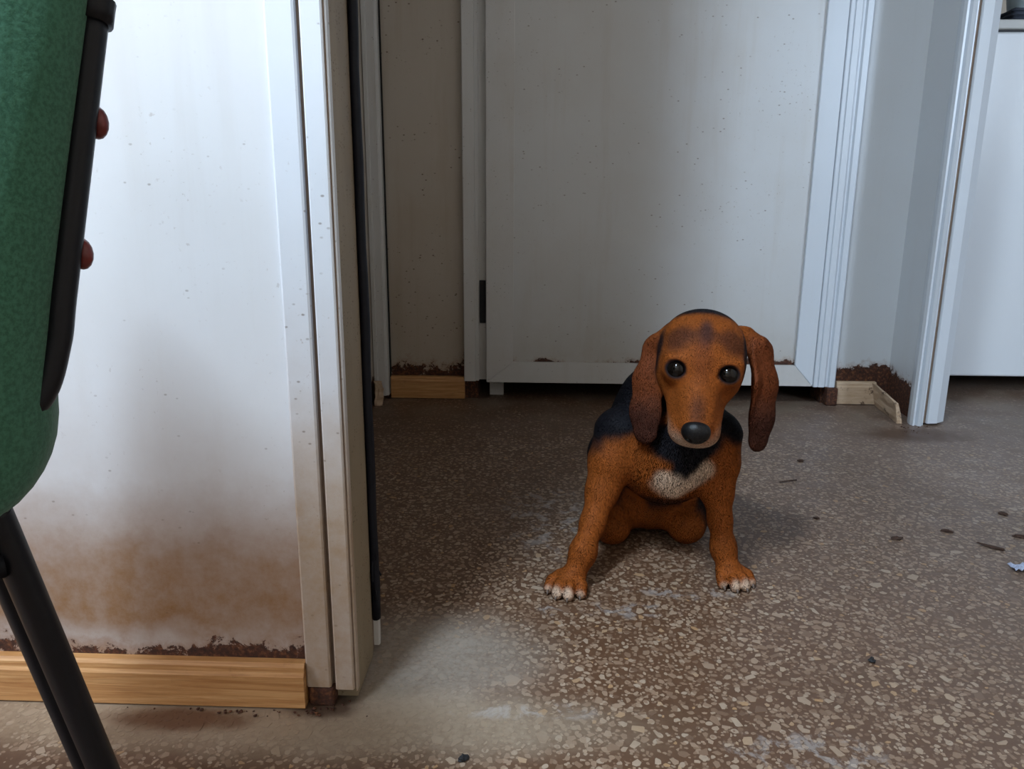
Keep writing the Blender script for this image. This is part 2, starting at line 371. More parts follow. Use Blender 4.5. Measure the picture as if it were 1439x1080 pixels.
SK = (-0.79, -0.46, -0.51, 0.06)                            # opening for the added skylight x0, y0, x1, y1
for lo, hi in (((-2.5, -1.1), (SK[0], 3.0)), ((SK[2], -1.1), (3.1, 3.0)), ((SK[0], -1.1), (SK[2], SK[1])), ((SK[0], SK[3]), (SK[2], 3.0))):
    wpart(cg, 'panel', (*lo, ZC), (*hi, ZC + 0.06), M['ceil'])
# passage behind the partition
wall('wall_passage_left', (-0.56, 0.87, 0), (-0.46, 2.12, ZC), M['panel_back'], 'grimy left wall of the passage')
wall('wall_back', (-0.46, 2.12, 0.0), (-0.17, 2.20, ZC), M['panel_back'], 'narrow grimy panel left of the closed door with rust at its foot')
wall('wall_back_right', (0.79, 2.12, 0.0), (1.06, 2.20, ZC), M['panel_right'], 'narrow pale panel between the door frame and the corner post')
wall('wall_back_header', (-0.17, 2.12, 2.06), (0.79, 2.20, ZC), M['panel_back'], 'panel above the closed door')
wall('wall_return', (0.972, 1.945, 0.0), (1.03, 2.12, ZC), M['panel_right'], 'short return wall between back panel and corner post')
wall('wall_side_header', (0.97, 1.15, 2.10), (1.03, 1.945, ZC), M['panel_right'], 'panel above the opening to the side room')
# dark room behind the closed door
wall('wall_store_back', (-0.6, 2.75, 0), (1.1, 2.85, ZC), M['dark_room'], 'wall behind the closed door, shade put into its colour')
wall('wall_store_left', (-0.56, 2.20, 0), (-0.46, 2.75, ZC), M['dark_room'], 'left wall behind the closed door, shade put into its colour')
wall('wall_store_right', (1.0, 2.20, 0), (1.06, 2.75, ZC), M['dark_room'], 'right wall behind the closed door, shade put into its colour')
# side room
wall('wall_side_back', (1.06, 2.90, 0), (3.1, 3.0, ZC), M['room'], 'back wall of the side room')
wall('wall_side_right', (3.0, -1.1, 0), (3.1, 3.0, ZC), M['room'], 'right wall of the side room')
def window(name, lo, hi, axis, label):
    root = empty(name, [(a + b) / 2 for a, b in zip(lo, hi)]); tag(root, label, 'window', kind='structure')
    a = 0 if axis == 'x' else 1
    def bar(nm, u0, u1, z0, z1):
        l = list(lo); h = list(hi); l[a] = u0; h[a] = u1; l[2] = z0; h[2] = z1
        o = box(nm, l, h, M['alu_right'], root, 0.004); o.location = -root.location
    t = 0.04; mid = (lo[a] + hi[a]) / 2
    bar('window_frame', lo[a], lo[a] + t, lo[2], hi[2]); bar('window_frame', hi[a] - t, hi[a], lo[2], hi[2])
    bar('window_frame', lo[a] + t, hi[a] - t, lo[2], lo[2] + t); bar('window_frame', lo[a] + t, hi[a] - t, hi[2] - t, hi[2])
    zm = lo[2] + (hi[2] - lo[2]) * 0.55
    bar('window_bar', lo[a] + t, hi[a] - t, zm - 0.02, zm + 0.02)
window('window_1', (-1.13, -1.01, 1.66), (-0.73, -0.98, 2.32), 'x', 'high open window with one crossbar behind the viewer')
window('window_added', (-2.41, -0.72, 0.88), (-2.37, 0.12, 1.72), 'y', 'unseen window with one crossbar added to the left wall for light')  # unseen window, added to brighten the partition
window('window_2', (2.15, -1.01, 0.90), (2.75, -0.98, 2.0), 'x', 'open window with one crossbar in the side room')

# ------------------------------------------------------------------ near doorway post (profile, reveal, gasket)
post = empty('trim_1', (-0.22, 0.76, 0)); tag(post, 'white ribbed metal post at the doorway edge with black rubber gasket', 'door frame', kind='structure')
def pp_(name, poly, z0, z1, mat, par, bev=0.0):
    o = prism(name, poly, z0, z1, mat, par, bev=bev); o.location = -par.location; return o
T = 2.12
pp_('front_strip', [(-0.252, 0.752), (-0.252, 0.744), (-0.2500, 0.7425), (-0.2265, 0.7425), (-0.2245, 0.744), (-0.2245, 0.752)], 0.024, T, M['alu_near'], post)
pp_('groove', [(-0.2245, 0.751), (-0.2190, 0.751), (-0.2190, 0.758), (-0.2245, 0.758)], 0.024, T, M['groove'], post)
pp_('front_strip', [(-0.2190, 0.756), (-0.2190, 0.742), (-0.2175, 0.7405), (-0.2000, 0.7405), (-0.1985, 0.742), (-0.1985, 0.756)], 0.023, T, M['alu_near'], post)
pp_('edge_line', [(-0.1985, 0.745), (-0.1972, 0.745), (-0.1972, 0.756), (-0.1985, 0.756)], 0.024, T, M['groove'], post)
pp_('edge_lip', [(-0.1972, 0.7455), (-0.1958, 0.747), (-0.1958, 0.756), (-0.1972, 0.756)], 0.018, T, M['alu_near'], post)
pp_('reveal', [(-0.236, 0.757), (-0.1985, 0.757), (-0.1985, 0.838), (-0.236, 0.838)], 0.004, T, M['reveal'], post)
pp_('gasket_channel', [(-0.236, 0.838), (-0.2005, 0.838), (-0.2005, 0.853), (-0.236, 0.853)], 0.004, T, M['groove'], post)
pp_('edge_strip', [(-0.236, 0.853), (-0.1945, 0.853), (-0.1935, 0.855), (-0.1935, 0.858), (-0.196, 0.872), (-0.236, 0.872)], 0.008, T, M['alu_back'], post)
# gasket with a torn, frayed lower end
gp = [(-0.1945 + 0.0006 * math.sin(i * 1.7), 0.846 + 0.0012 * math.sin(i * 0.9), 0.050 + i * 0.045) for i in range(46)]
g = tube('gasket', gp, 0.0052, 0.0078, M['rubber'], post, n=10); g.location = -post.location
for (dx, dy, z0, dz) in ((0.006, -0.004, 0.15, -0.022), (0.001, -0.012, 0.135, -0.03), (0.008, 0.004, 0.12, -0.014), (0.004, -0.007, 0.105, -0.026)):
    f = tube('gasket_shred', [(-0.196, 0.845, z0), (-0.196 + dx * 0.6, 0.845 + dy * 0.6, z0 + dz * 0.4), (-0.196 + dx, 0.845 + dy, z0 + dz)], 0.0012, 0.002, M['rubber'], post, n=6); f.location = -post.location
pb = box('rusty_foot', (-0.250, 0.742, 0.0), (-0.2215, 0.775, 0.0235), M['rust'], post, 0.003); pb.location = -post.location
# opposite jamb of the doorway, out of the picture
tag(box('trim_2', (0.83, 0.742, 0.0), (0.87, 0.878, 2.12), M['alu_near'], None, 0.003), 'plain white jamb on the far side of the doorway', 'door frame', kind='structure')

# ------------------------------------------------------------------ baseboards
def skirting_profile(y, t, h): return [(y + t, 0.002), (y, 0.002), (y, h - 0.014), (y + 0.0022, h - 0.010), (y + 0.003, h - 0.004), (y + 0.006, h), (y + t, h)]
bb = prism('baseboard_left', skirting_profile(0.735, 0.015, 0.054), -2.38, -0.2525, M['pine'], axis='x')
tag(bb, 'varnished pine skirting board below the stained white partition', 'skirting', kind='structure')
bb = prism('baseboard_back', skirting_profile(2.102, 0.018, 0.064), -0.416, -0.207, M['pine'], axis='x')
tag(bb, 'short pine skirting board under the rusty back panel left of the door', 'skirting', kind='structure')
bb = prism('baseboard_right', skirting_profile(2.102, 0.018, 0.064), 0.828, 0.936, M['rot'], axis='x')
tag(bb, 'short pale skirting board right of the door', 'skirting', kind='structure')
def plank(name, a, b, h, t, mat, label, lean=0.0):
    """short skirting offcut from a to b on the floor, leaning"""
    a = Vector((*a, 0)); b = Vector((*b, 0)); d = (b - a).normalized(); n = Vector((-d.y, d.x, 0))
    bm = bmesh.new(); vs = []
    for p, hh in ((a, h), (b, h * 0.86)):
        for (q, z) in ((0, 0.001), (t, 0.001), (t + lean, hh), (lean, hh - 0.004)): vs.append(bm.verts.new(p + n * q + Vector((0, 0, z))))
    for q in ((0, 1, 2, 3), (7, 6, 5, 4), (0, 4, 5, 1), (1, 5, 6, 2), (2, 6, 7, 3), (3, 7, 4, 0)): bm.faces.new([vs[i] for i in q])
    bmesh.ops.subdivide_edges(bm, edges=bm.edges[:], cuts=3, use_grid_fill=True)
    for v in bm.verts: v.co += Vector((random.uniform(-1, 1), random.uniform(-1, 1), random.uniform(-1, 0.4) if v.co.z > 0.01 else 0)) * 0.0016
    return tag(from_bm(name, bm, mat), label, 'skirting', kind='structure')
plank('baseboard_return', (0.944, 2.094), (0.926, 1.915), 0.066, -0.012, M['rot'], 'rotting skirting offcut along the short return wall by the corner post', -0.012)
plank('baseboard_passage', (-0.440, 2.076), (-0.424, 2.02), 0.060, -0.022, M['rot'], 'broken skirting stub in the dark corner of the passage', 0.004)
tag(box('rusty_block', (0.795, 2.085, 0.0), (0.826, 2.125, 0.050), M['rust'], None, 0.004), 'small rusty metal block under the right door frame', 'metal block')

# ------------------------------------------------------------------ back wall frames and door
fr = empty('trim_3', (-0.18, 2.1, 0)); tag(fr, 'pale stepped door frame with black hinge slot, left side', 'door frame', kind='structure')
pp_('frame_strip', [(-0.207, 2.125), (-0.207, 2.092), (-0.205, 2.090), (-0.176, 2.090), (-0.1745, 2.092), (-0.1745, 2.125)], 0.056, 2.1, M['alu_back'], fr)
pp_('frame_rib', [(-0.1745, 2.125), (-0.1745, 2.098), (-0.166, 2.098), (-0.166, 2.125)], 0.056, 2.1, M['alu_back'], fr)
pp_('frame_rebate', [(-0.166, 2.13), (-0.166, 2.106), (-0.146, 2.106), (-0.146, 2.13)], 0.058, 2.1, M['alu_back'], fr)
h = box('hinge', (-0.1635, 2.099, 0.219), (-0.1470, 2.108, 0.336), M['slot'], fr, 0.001); h.location = -fr.location
h = box('frame_foot', (-0.140, 2.160, 0.0), (-0.100, 2.180, 0.06), M['alu_back'], fr, 0.001); h.location = -fr.location
fr = empty('trim_4', (-0.437, 2.09, 0)); tag(fr, 'pale metal corner profile at the left end of the back panel', 'door frame', kind='structure')
pp_('corner_strip', [(-0.458, 2.12), (-0.458, 2.080), (-0.449, 2.080), (-0.447, 2.084), (-0.428, 2.084), (-0.426, 2.088), (-0.420, 2.090), (-0.420, 2.12)], 0.012, 2.4, M['alu_back'], fr)
pp_('corner_gap', [(-0.420, 2.12), (-0.420, 2.112), (-0.4165, 2.112), (-0.4165, 2.12)], 0.06, 2.4, M['slot'], fr)
fr = empty('trim_5', (0.79, 2.1, 0)); tag(fr, 'pale blue-grey stepped door frame, right side', 'door frame', kind='structure')
pp_('frame_strip', [(0.757, 2.125), (0.757, 2.092), (0.760, 2.089), (0.768, 2.089), (0.770, 2.0925), (0.772, 2.089), (0.787, 2.089), (0.789, 2.092), (0.789, 2.125)], 0.052, 2.1, M['alu_right'], fr)
pp_('frame_rib', [(0.789, 2.125), (0.789, 2.104), (0.800, 2.104), (0.804, 2.098), (0.818, 2.098), (0.823, 2.106), (0.823, 2.125)], 0.050, 2.1, M['alu_right'], fr)
door = empty('door_1', (0.30, 2.10, 0.056)); tag(door, 'closed pale grey metal door with mitred frame and rusty lower seam', 'door', kind='structure')
DX0, DX1, PX0, PX1, DZ0, RZ, DZ1 = -0.144, 0.752, -0.0705, 0.700, 0.056, 0.114, 2.06
def dp(o): o.location = -door.location; return o
def mitre(name, quad, y0, y1, mat):
    bm = bmesh.new(); a = [bm.verts.new((x, y0, z)) for x, z in quad]; b = [bm.verts.new((x, y1, z)) for x, z in quad]
    bm.faces.new(a); bm.faces.new(b)
    for i in range(4): bm.faces.new((a[i], a[(i + 1) % 4], b[(i + 1) % 4], b[i]))
    bmesh.ops.bevel(bm, geom=bm.edges[:], offset=0.0012, segments=2, affect='EDGES')
    return dp(from_bm(name, bm, mat, door))
mitre('stile', [(DX0, DZ0), (PX0, RZ), (PX0, DZ1 - 0.06), (DX0, DZ1)], 2.080, 2.120, M['alu_back'])
mitre('stile', [(DX1, DZ0), (PX1, RZ), (PX1, DZ1 - 0.06), (DX1, DZ1)], 2.080, 2.120, M['alu_right'])
mitre('rail', [(DX0 + 0.0006, DZ0), (PX0 + 0.0006, RZ), (PX1 - 0.0006, RZ), (DX1 - 0.0006, DZ0)], 2.080, 2.120, M['alu_back'])
mitre('rail', [(DX0, DZ1), (PX0, DZ1 - 0.06), (PX1, DZ1 - 0.06), (DX1, DZ1)], 2.080, 2.120, M['alu_back'])
dp(box('panel', (PX0 - 0.004, 2.089, RZ - 0.004), (PX1 + 0.004, 2.112, DZ1 - 0.056), M['door_panel'], door))

# ------------------------------------------------------------------ corner post on the right
fr = empty('trim_6', (0.97, 1.91, 0)); tag(fr, 'ribbed blue-grey metal corner post at the opening to the side room', 'door frame', kind='structure')
pp_('post_profile', [(0.962, 1.955), (0.955, 1.950), (0.947, 1.930), (0.944, 1.912), (0.947, 1.902), (0.952, 1.902), (0.9545, 1.908), (0.958, 1.900), (0.963, 1.896),
     (0.968, 1.900), (0.970, 1.906), (0.974, 1.906), (0.976, 1.955)], 0.0, 2.2, M['alu_right'], fr)
pp_('post_gap', [(0.974, 1.909), (0.981, 1.909), (0.981, 1.955), (0.974, 1.955)], 0.006, 2.2, M['groove'], fr)
pp_('post_edge', [(0.981, 1.955), (0.981, 1.904), (0.983, 1.901), (1.008, 1.905), (1.010, 1.908), (1.034, 1.925), (1.034, 1.955)], 0.006, 2.2, M['alu_right'], fr)

# ------------------------------------------------------------------ white appliance in the side room
m = NT('white_enamel', 0.22); m.base(m.mix(m.noise(3, 3), (0.70, 0.73, 0.77), (0.76, 0.78, 0.80))); M['enamel'] = m.m
M['worktop'] = simple('grey_white_top', (0.50, 0.49, 0.46), 0.4, var=0.05)
M['seam'] = simple('dark_seam', (0.05, 0.05, 0.055), 0.6)
fz = empty('white_cabinet', (1.50, 2.5, 0)); tag(fz, 'low white enamelled cabinet standing in the side room past the corner post', 'cabinet')
def fp(o): o.location = -fz.location; return o
fp(box('body', (1.10, 2.275, 0.060), (1.90, 2.80, 0.985), M['enamel'], fz, 0.006))
fp(box('door', (1.10, 2.250, 0.053), (1.90, 2.272, 0.990), M['enamel'], fz, 0.006, 3))
fp(box('seam', (1.105, 2.256, 0.990), (1.895, 2.79, 0.9955), M['seam'], fz))
fp(box('top', (1.10, 2.245, 0.9955), (1.90, 2.80, 1.020), M['worktop'], fz, 0.003))
for sx in (1.14, 1.86):
    for sy in (2.36, 2.74): fp(tube('foot', [(sx, sy, 0.0), (sx, sy, 0.062)], 0.018, 0.018, M['slot'], fz, n=12))
fp(box('handle', (1.80, 2.232, 0.62), (1.82, 2.252, 0.80), M['enamel'], fz, 0.004))
# things standing on the cabinet
tr = empty('plastic_tub', (1.335, 2.34, 1.02)); tag(tr, 'pale translucent plastic tub on the white cabinet', 'tub')
M['tub'] = simple('pale_blue_plastic', (0.62, 0.74, 0.78), 0.3, var=0.06)
M['slate'] = simple('dark_slate_cloth', (0.05, 0.06, 0.085), 0.8, var=0.5, nscale=70)
def frustum(name, cx, cy, z0, z1, r0, r1, mat, par, n=28):
    return tube(name, [(cx, cy, z0), (cx, cy, z0 + 0.001)] + [(cx, cy, z0 + (z1 - z0) * k / 6) for k in range(1, 7)], r0, r0, mat, par, n=n) if r0 == r1 else None
bm = bmesh.new(); prof = [(0.0, 0.0), (0.052, 0.0), (0.055, 0.003), (0.064, 0.060), (0.067, 0.061), (0.067, 0.065), (0.060, 0.065), (0.050, 0.006), (0.0, 0.006)]
rings = [[bm.verts.new((r * math.cos(2 * math.pi * k / 28), r * math.sin(2 * math.pi * k / 28), z + 0.0345)) for k in range(28)] if r > 0 else [bm.verts.new((0, 0, z + 0.0345))] for r, z in prof]
for a, b in zip(rings, rings[1:]):
    for k in range(28):
        q = [a[k % len(a)], a[(k + 1) % len(a)], b[(k + 1) % len(b)], b[k % len(b)]]
        q = [v for i, v in enumerate(q) if v not in q[:i]]
        if len(q) > 2: bm.faces.new(q)
from_bm('bowl', bm, M['tub'], tr, True)
cl = empty('folded_cloth', (1.335, 2.34, 1.02)); tag(cl, 'folded dark cloth under the pale plastic tub', 'cloth')
for k in range(3):
    bm = bmesh.new(); bmesh.ops.create_cube(bm, size=1)
    for v in bm.verts: v.co = Vector((v.co.x * (0.17 - 0.006 * k), v.co.y * (0.15 - 0.004 * k), 0.0058 + 0.0115 * k + v.co.z * 0.0112))
    bmesh.ops.bevel(bm, geom=bm.edges[:], offset=0.004, segments=2, affect='EDGES')
    bmesh.ops.subdivide_edges(bm, edges=[e for e in bm.edges if e.calc_length() > 0.08], cuts=6, use_grid_fill=True)
    for v in bm.verts: v.co.x += 0.003 * math.sin(v.co.y * 60 + k); v.co.y += 0.003 * math.sin(v.co.x * 50 + 2 * k)
    from_bm('fold', bm, M['slate'], cl, True)

# ------------------------------------------------------------------ green chair on the left
m = NT('green_fabric', 0.95, spec=0.2); uvw = m.noise(420, 3, 0.7)
c = m.mix(m.step(uvw, 0.35, 0.65), (0.026, 0.088, 0.052), (0.055, 0.155, 0.098)); c = m.mix(m.math('MULTIPLY', m.noise(12, 4), 0.5), c, (0.040, 0.120, 0.078))
m.base(c); m.bump(uvw, 0.35, 0.001); m.b.inputs['Sheen Weight'].default_value = 0.15; M['green'] = m.m
ch = empty('office_chair', (-0.248, 0.400, 0)); ch.rotation_euler.z = math.atan2(0.70, 0.714)
tag(ch, 'green upholstered chair with black steel frame, cut off by the left edge', 'chair')
def nz(z): return -0.1175 + z * 0.2210        # lean of the upright: local x (rearward) for a height
WID = 0.26
# backrest: closed section (x rearward, z up) lofted along y with rounded ends
rear = [(nz(z) - 0.0035, z) for z in (0.685, 0.66, 0.62, 0.56)] + [(nz(0.50) - 0.0040, 0.50), (nz(0.46) - 0.0030, 0.46), (-0.0185, 0.430), (-0.0245, 0.410), (-0.0345, 0.395), (-0.0480, 0.385), (-0.068, 0.379)]
front = [(-0.094, 0.385), (-0.102, 0.400), (-0.098, 0.43), (-0.088, 0.48), (-0.072, 0.56), (-0.052, 0.63), (-0.040, 0.67)]
topc = [(-0.026, 0.697), (-0.004, 0.710), (0.018, 0.706)]
sec = rear + front + topc
cxs = sum(p[0] for p in sec) / len(sec); czs = 0.56
bm = bmesh.new(); rings = []; NY = 26
for i in range(NY + 1):
    s = i / NY; yy = -0.030 + s * (WID + 0.06); e = abs(2 * s - 1)
    k = (1 - e ** 9) ** 0.5 if e < 1 else 0.0
    kk = 0.30 + 0.70 * k; kz = 0.80 + 0.20 * (1 - e ** 5) if e < 1 else 0.80
    wing = -0.020 * e * e                                   # sides curve forward
    rings.append([bm.verts.new((cxs + (nz(z) - nz(czs)) * (1 - kk) + (x - cxs) * kk + wing + 0.020, yy, czs + (z - czs) * (kz if z > czs else 1.0 - (1 - kz) * 0.25))) for x, z in sec])
n = len(sec)
for a, b in zip(rings, rings[1:]):
    for k in range(n): bm.faces.new((a[k], a[(k + 1) % n], b[(k + 1) % n], b[k]))
bm.faces.new(rings[0]); bm.faces.new(rings[-1])
bk = from_bm('backrest', bm, M['green'], ch, True)
md = bk.modifiers.new('sub', 'SUBSURF'); md.levels = md.render_levels = 1
# seat
bm = bmesh.new(); bmesh.ops.create_cube(bm, size=1)
for v in bm.verts: v.co = Vector((-0.335 + v.co.x * 0.42, WID / 2 + v.co.y * 0.43, 0.405 + v.co.z * 0.055))
bmesh.ops.bevel(bm, geom=bm.edges[:], offset=0.024, segments=4, affect='EDGES'); from_bm('seat', bm, M['green'], ch, True)
SIDE = Vector((0, 1, 0))
for y0 in (0.0, WID):
    up_ = smooth_path([(nz(0.640), y0, 0.640), (nz(0.56), y0, 0.56), (nz(0.50), y0, 0.50), (nz(0.475), y0, 0.475), (-0.024, y0, 0.448), (-0.050, y0, 0.430), (-0.11, y0, 0.415)])
    f = tube('upright', up_, 0.0085, 0.016, M['black'], ch, SIDE)
    tube('seat_rail', [(-0.05, y0, 0.364), (-0.16, y0, 0.362), (-0.46, y0, 0.362)], 0.0095, 0.016, M['black'], ch, SIDE)
    capm = tube('tube_cap', [(nz(0.636), y0, 0.636), (nz(0.643), y0, 0.643), (nz(0.647), y0, 0.6465), (nz(0.649), y0, 0.648)], 0.0108, 0.0175, M['black'], f, SIDE)
    for z in (0.588, 0.521):
        bm = bmesh.new(); bmesh.ops.create_uvsphere(bm, u_segments=16, v_segments=8, radius=1)
        for v in bm.verts: v.co = Vector((nz(z) + 0.0092 + v.co.x * 0.0055, y0 + v.co.y * 0.0085, z + v.co.z * 0.0085))
        from_bm('screw_cap', bm, M['red'], f, True)
    tube('leg', smooth_path([(-0.050, y0, 0.393), (-0.0456, y0, 0.371), (-0.0161, y0, 0.2144), (0.0222, y0, 0.012)], 6), 0.0082, 0.0150, M['black'], ch, SIDE)
    tube('leg', smooth_path([(-0.40, y0, 0.372), (-0.43, y0, 0.213), (-0.47, y0, 0.012)], 6), 0.0098, 0.0150, M['black'], ch, SIDE)
    for fx in (0.026, -0.473):
        tube('foot_cap', [(fx, y0, 0.0), (fx, y0, 0.004), (fx - (0.003 if fx > 0 else -0.003), y0, 0.022)], 0.013, 0.018, M['black'], ch, SIDE)
for xx in (-0.10, -0.40): tube('cross_bar', [(xx, 0.0, 0.362), (xx, WID, 0.362)], 0.009, 0.009, M['black'], ch, Vector((0, 0, 1)))

# ------------------------------------------------------------------ crumbs and litter on the floor
M['straw'] = simple('dry_dark_leaf', (0.055, 0.026, 0.016), 0.8, var=0.5, nscale=200)
M['stone'] = simple('black_pebble', (0.010, 0.010, 0.012), 0.7, var=0.5, nscale=200)
M['paper'] = simple('pale_blue_foil', (0.42, 0.47, 0.62), 0.3, var=0.4, nscale=220)
M['redfoil'] = simple('red_print', (0.28, 0.05, 0.04), 0.4, var=0.3, nscale=200)
def crumb(name, x, y, rx, ry, rz, a, mat, label, cat, group=None):
    bm = bmesh.new(); bmesh.ops.create_icosphere(bm, subdivisions=2, radius=1)
    for v in bm.verts:
        k = 0.72 + random.uniform(-0.34, 0.34); v.co = Vector((v.co.x * rx * k, v.co.y * ry * k, max(-rz * 0.6, v.co.z * rz * k) + rz * 0.6 + 0.0004))
    o = from_bm(name, bm, mat); o.location = (x, y, 0); o.rotation_euler.z = a
    return tag(o, label, cat, group)
crumb('dry_leaf_scrap', 0.747, 1.189, 0.026, 0.006, 0.003, -0.75, M['straw'], 'long dark leaf scrap on the floor near the right edge', 'leaf scrap')
crumb('dry_leaf_scrap', 0.605, 1.217, 0.013, 0.009, 0.0025, 0.2, M['straw'], 'small brown leaf scrap right of the dog', 'leaf scrap')
crumb('dry_leaf_scrap', 0.703, 1.250, 0.014, 0.006, 0.003, -0.4, M['straw'], 'dark leaf scrap above the long one at right', 'leaf scrap')
crumb('dry_leaf_scrap', 0.815, 1.233, 0.016, 0.007, 0.003, -0.3, M['straw'], 'dark leaf scrap cut off by the right edge', 'leaf scrap')
crumb('dry_leaf_scrap', 0.845, 1.331, 0.010, 0.009, 0.003, -0.9, M['straw'], 'topmost brown leaf scrap by the right edge', 'leaf scrap')
crumb('dry_leaf_scrap', 0.499, 1.298, 0.008, 0.005, 0.002, 0.3, M['straw'], 'tiny dark leaf scrap midway right of the dog', 'leaf scrap')
crumb('dry_leaf_scrap', 0.573, 1.610, 0.009, 0.006, 0.003, 0.1, M['straw'], 'tiny dark scrap on the floor just right of the ear tip', 'leaf scrap')
crumb('pebble', 0.414, 0.855, 0.0055, 0.005, 0.004, 0.3, M['stone'], 'small black pebble on the floor right of centre', 'pebble')
crumb('pebble', -0.071, 0.664, 0.007, 0.006, 0.004, 0.6, M['stone'], 'small black pebble at the bottom edge of the floor', 'pebble')
tw = tube('twig', [(0.487, 1.474, 0.0022), (0.505, 1.479, 0.0030), (0.525, 1.488, 0.0022)], 0.0012, 0.0012, M['straw'], n=6); tag(tw, 'thin dark twig on the floor behind the dog at right', 'twig')
wr = empty('foil_wrapper', (0.752, 1.112, 0)); tag(wr, 'crumpled pale blue and red foil wrapper at the right edge', 'wrapper')
for nm, mt, dx, dy, rr in (('foil', M['paper'], 0, 0, 0.016), ('print', M['redfoil'], 0.016, -0.008, 0.009)):
    bm = bmesh.new(); bmesh.ops.create_grid(bm, x_segments=9, y_segments=7, size=1)
    for v in bm.verts: v.co = Vector((dx + v.co.x * rr * 1.3, dy + v.co.y * rr * 0.7, 0.0035 + abs(random.gauss(0, 0.003))))
    o = from_bm(nm, bm, mt, wr); s_ = o.modifiers.new('thick', 'SOLIDIFY'); s_.thickness = 0.0005
# rust flakes fallen from the panel feet
flk = []
for (cx, cy, rx, ry, nn) in ((-0.33, 0.7285, 0.10, 0.004, 30), (-0.235, 0.738, 0.02, 0.010, 20), (0.925, 1.88, 0.03, 0.05, 24)):
    for _ in range(nn): flk.append((random.gauss(cx, rx * 0.6), random.gauss(cy, ry * 0.6), random.uniform(0.001, 0.0028)))
bm = bmesh.new()
for x, y, r in flk:
    mt = Matrix.Translation((x, y, r * 0.5)) @ Matrix.Rotation(random.uniform(0, 6), 4, 'Z') @ Matrix.Diagonal((r, r * 0.7, r * 0.4, 1))
    bmesh.ops.create_icosphere(bm, subdivisions=1, radius=1, matrix=mt)
o = from_bm('rust_flakes', bm, M['rust']); tag(o, 'scattered rust flakes on the floor below the rusty panels', 'rust flakes', kind='stuff')

# ------------------------------------------------------------------ dog: one continuous skin grown from a smooth distance field
LO = np.array((-0.015, 0.93, -0.006)); HI = np.array((0.375, 1.45, 0.428)); STEP = 0.0022
NX, NY_, NZ = [int(math.ceil(v)) for v in (HI - LO) / STEP]
AX = [LO[i] + STEP * np.arange(n) for i, n in enumerate((NX, NY_, NZ))]
D = np.full((NX, NY_, NZ), 0.04, np.float32); LAB = np.zeros(D.shape, np.int8); LBL = 0
def A3(p): return np.array(p, np.float64)
def region(lo, hi, pad):
    s = []
    for i, n in enumerate((NX, NY_, NZ)):
        a = int(max(0, math.floor((lo[i] - pad - LO[i]) / STEP))); b = int(min(n, math.ceil((hi[i] + pad - LO[i]) / STEP) + 1)); s.append(slice(a, max(a + 1, b)))
    X, Y, Z = np.meshgrid(*[AX[i][s[i]] for i in range(3)], indexing='ij')
    return tuple(s), X, Y, Z
def blend(s, d, k, mode='add'):
    d = d.astype(np.float32); a = D[s]
    if mode == 'add':
        h = np.clip(0.5 + 0.5 * (a - d) / k, 0, 1); L_ = LAB[s]; L_[h > 0.5] = LBL; D[s] = a * (1 - h) + d * h - k * h * (1 - h)
    else:                                                    # carve
        h = np.clip(0.5 - 0.5 * (a + d) / k, 0, 1); D[s] = a * (1 - h) - d * h + k * h * (1 - h)
def cone(a, b, ra, rb, k=0.02, mode='add', flat=None, fl=1.0):
    """tapered limb a->b; flat = direction in which it is thinner by the factor fl"""
    a, b = A3(a), A3(b); r = max(ra, rb)
    s, X, Y, Z = region(np.minimum(a, b) - r, np.maximum(a, b) + r, k + 3 * STEP)
    P = np.stack((X - a[0], Y - a[1], Z - a[2]), -1); ab = b - a
    t = np.clip(P @ ab / max(ab @ ab, 1e-9), 0, 1)
    Q = P - t[..., None] * ab
    if flat is not None:
        f = A3(flat); f /= np.linalg.norm(f); Q = Q + (Q @ f * (fl - 1))[..., None] * f
        d = (np.linalg.norm(Q, axis=-1) - (ra + (rb - ra) * t)) / (0.5 + 0.5 * fl)
    else: d = np.linalg.norm(Q, axis=-1) - (ra + (rb - ra) * t)
    blend(s, d, k, mode)
def ell(c, r, k=0.02, axes=None, mode='add'):
    c, r = A3(c), A3(r); m_ = r.max(); s, X, Y, Z = region(c - m_, c + m_, k + 3 * STEP)
    P = np.stack((X - c[0], Y - c[1], Z - c[2]), -1)
    if axes is not None: P = P @ np.array(axes).T
    q = np.linalg.norm(P / r, axis=-1); g = np.linalg.norm(P / (r * r), axis=-1)
    blend(s, q * (q - 1) / np.maximum(g, 1e-6), k, mode)
def chain(pts, k=0.02, **kw):
    for (a, ra), (b, rb) in zip(pts, pts[1:]): cone(a, b, ra, rb, k, **kw)

# head frame: origin at the nose, a = along the muzzle, b = to the dog's left (picture right), c = up
NOSE = A3((0.205, 0.965, 0.258))
dh = A3((-0.19, -0.98, 0)); dh /= np.linalg.norm(dh); zz = A3((0, 0, 1))
HP = R(38); ha = dh * math.cos(HP) - zz * math.sin(HP); hb0 = np.cross(zz, dh); hb0 /= np.linalg.norm(hb0)
if hb0[0] < 0: hb0 = -hb0
hc0 = np.cross(hb0, ha); hc0 = hc0 if hc0[2] > 0 else -hc0
RO = R(5); hb = hb0 * math.cos(RO) - hc0 * math.sin(RO); hc = hc0 * math.cos(RO) + hb0 * math.sin(RO)
HAX = np.array((ha, hb, hc))
def Hd(a, b, c): return NOSE + ha * a + hb * b + hc * c

# trunk
LBL = 0
ell((0.200, 1.175, 0.190), (0.090, 0.092, 0.088), 0.03)
cone((0.202, 1.160, 0.168), (0.215, 1.330, 0.105), 0.074, 0.088, 0.04)
cone((0.205, 1.200, 0.245), (0.215, 1.340, 0.130), 0.058, 0.070, 0.03)
ell((0.198, 1.116, 0.160), (0.062, 0.048, 0.056), 0.025)             # forechest
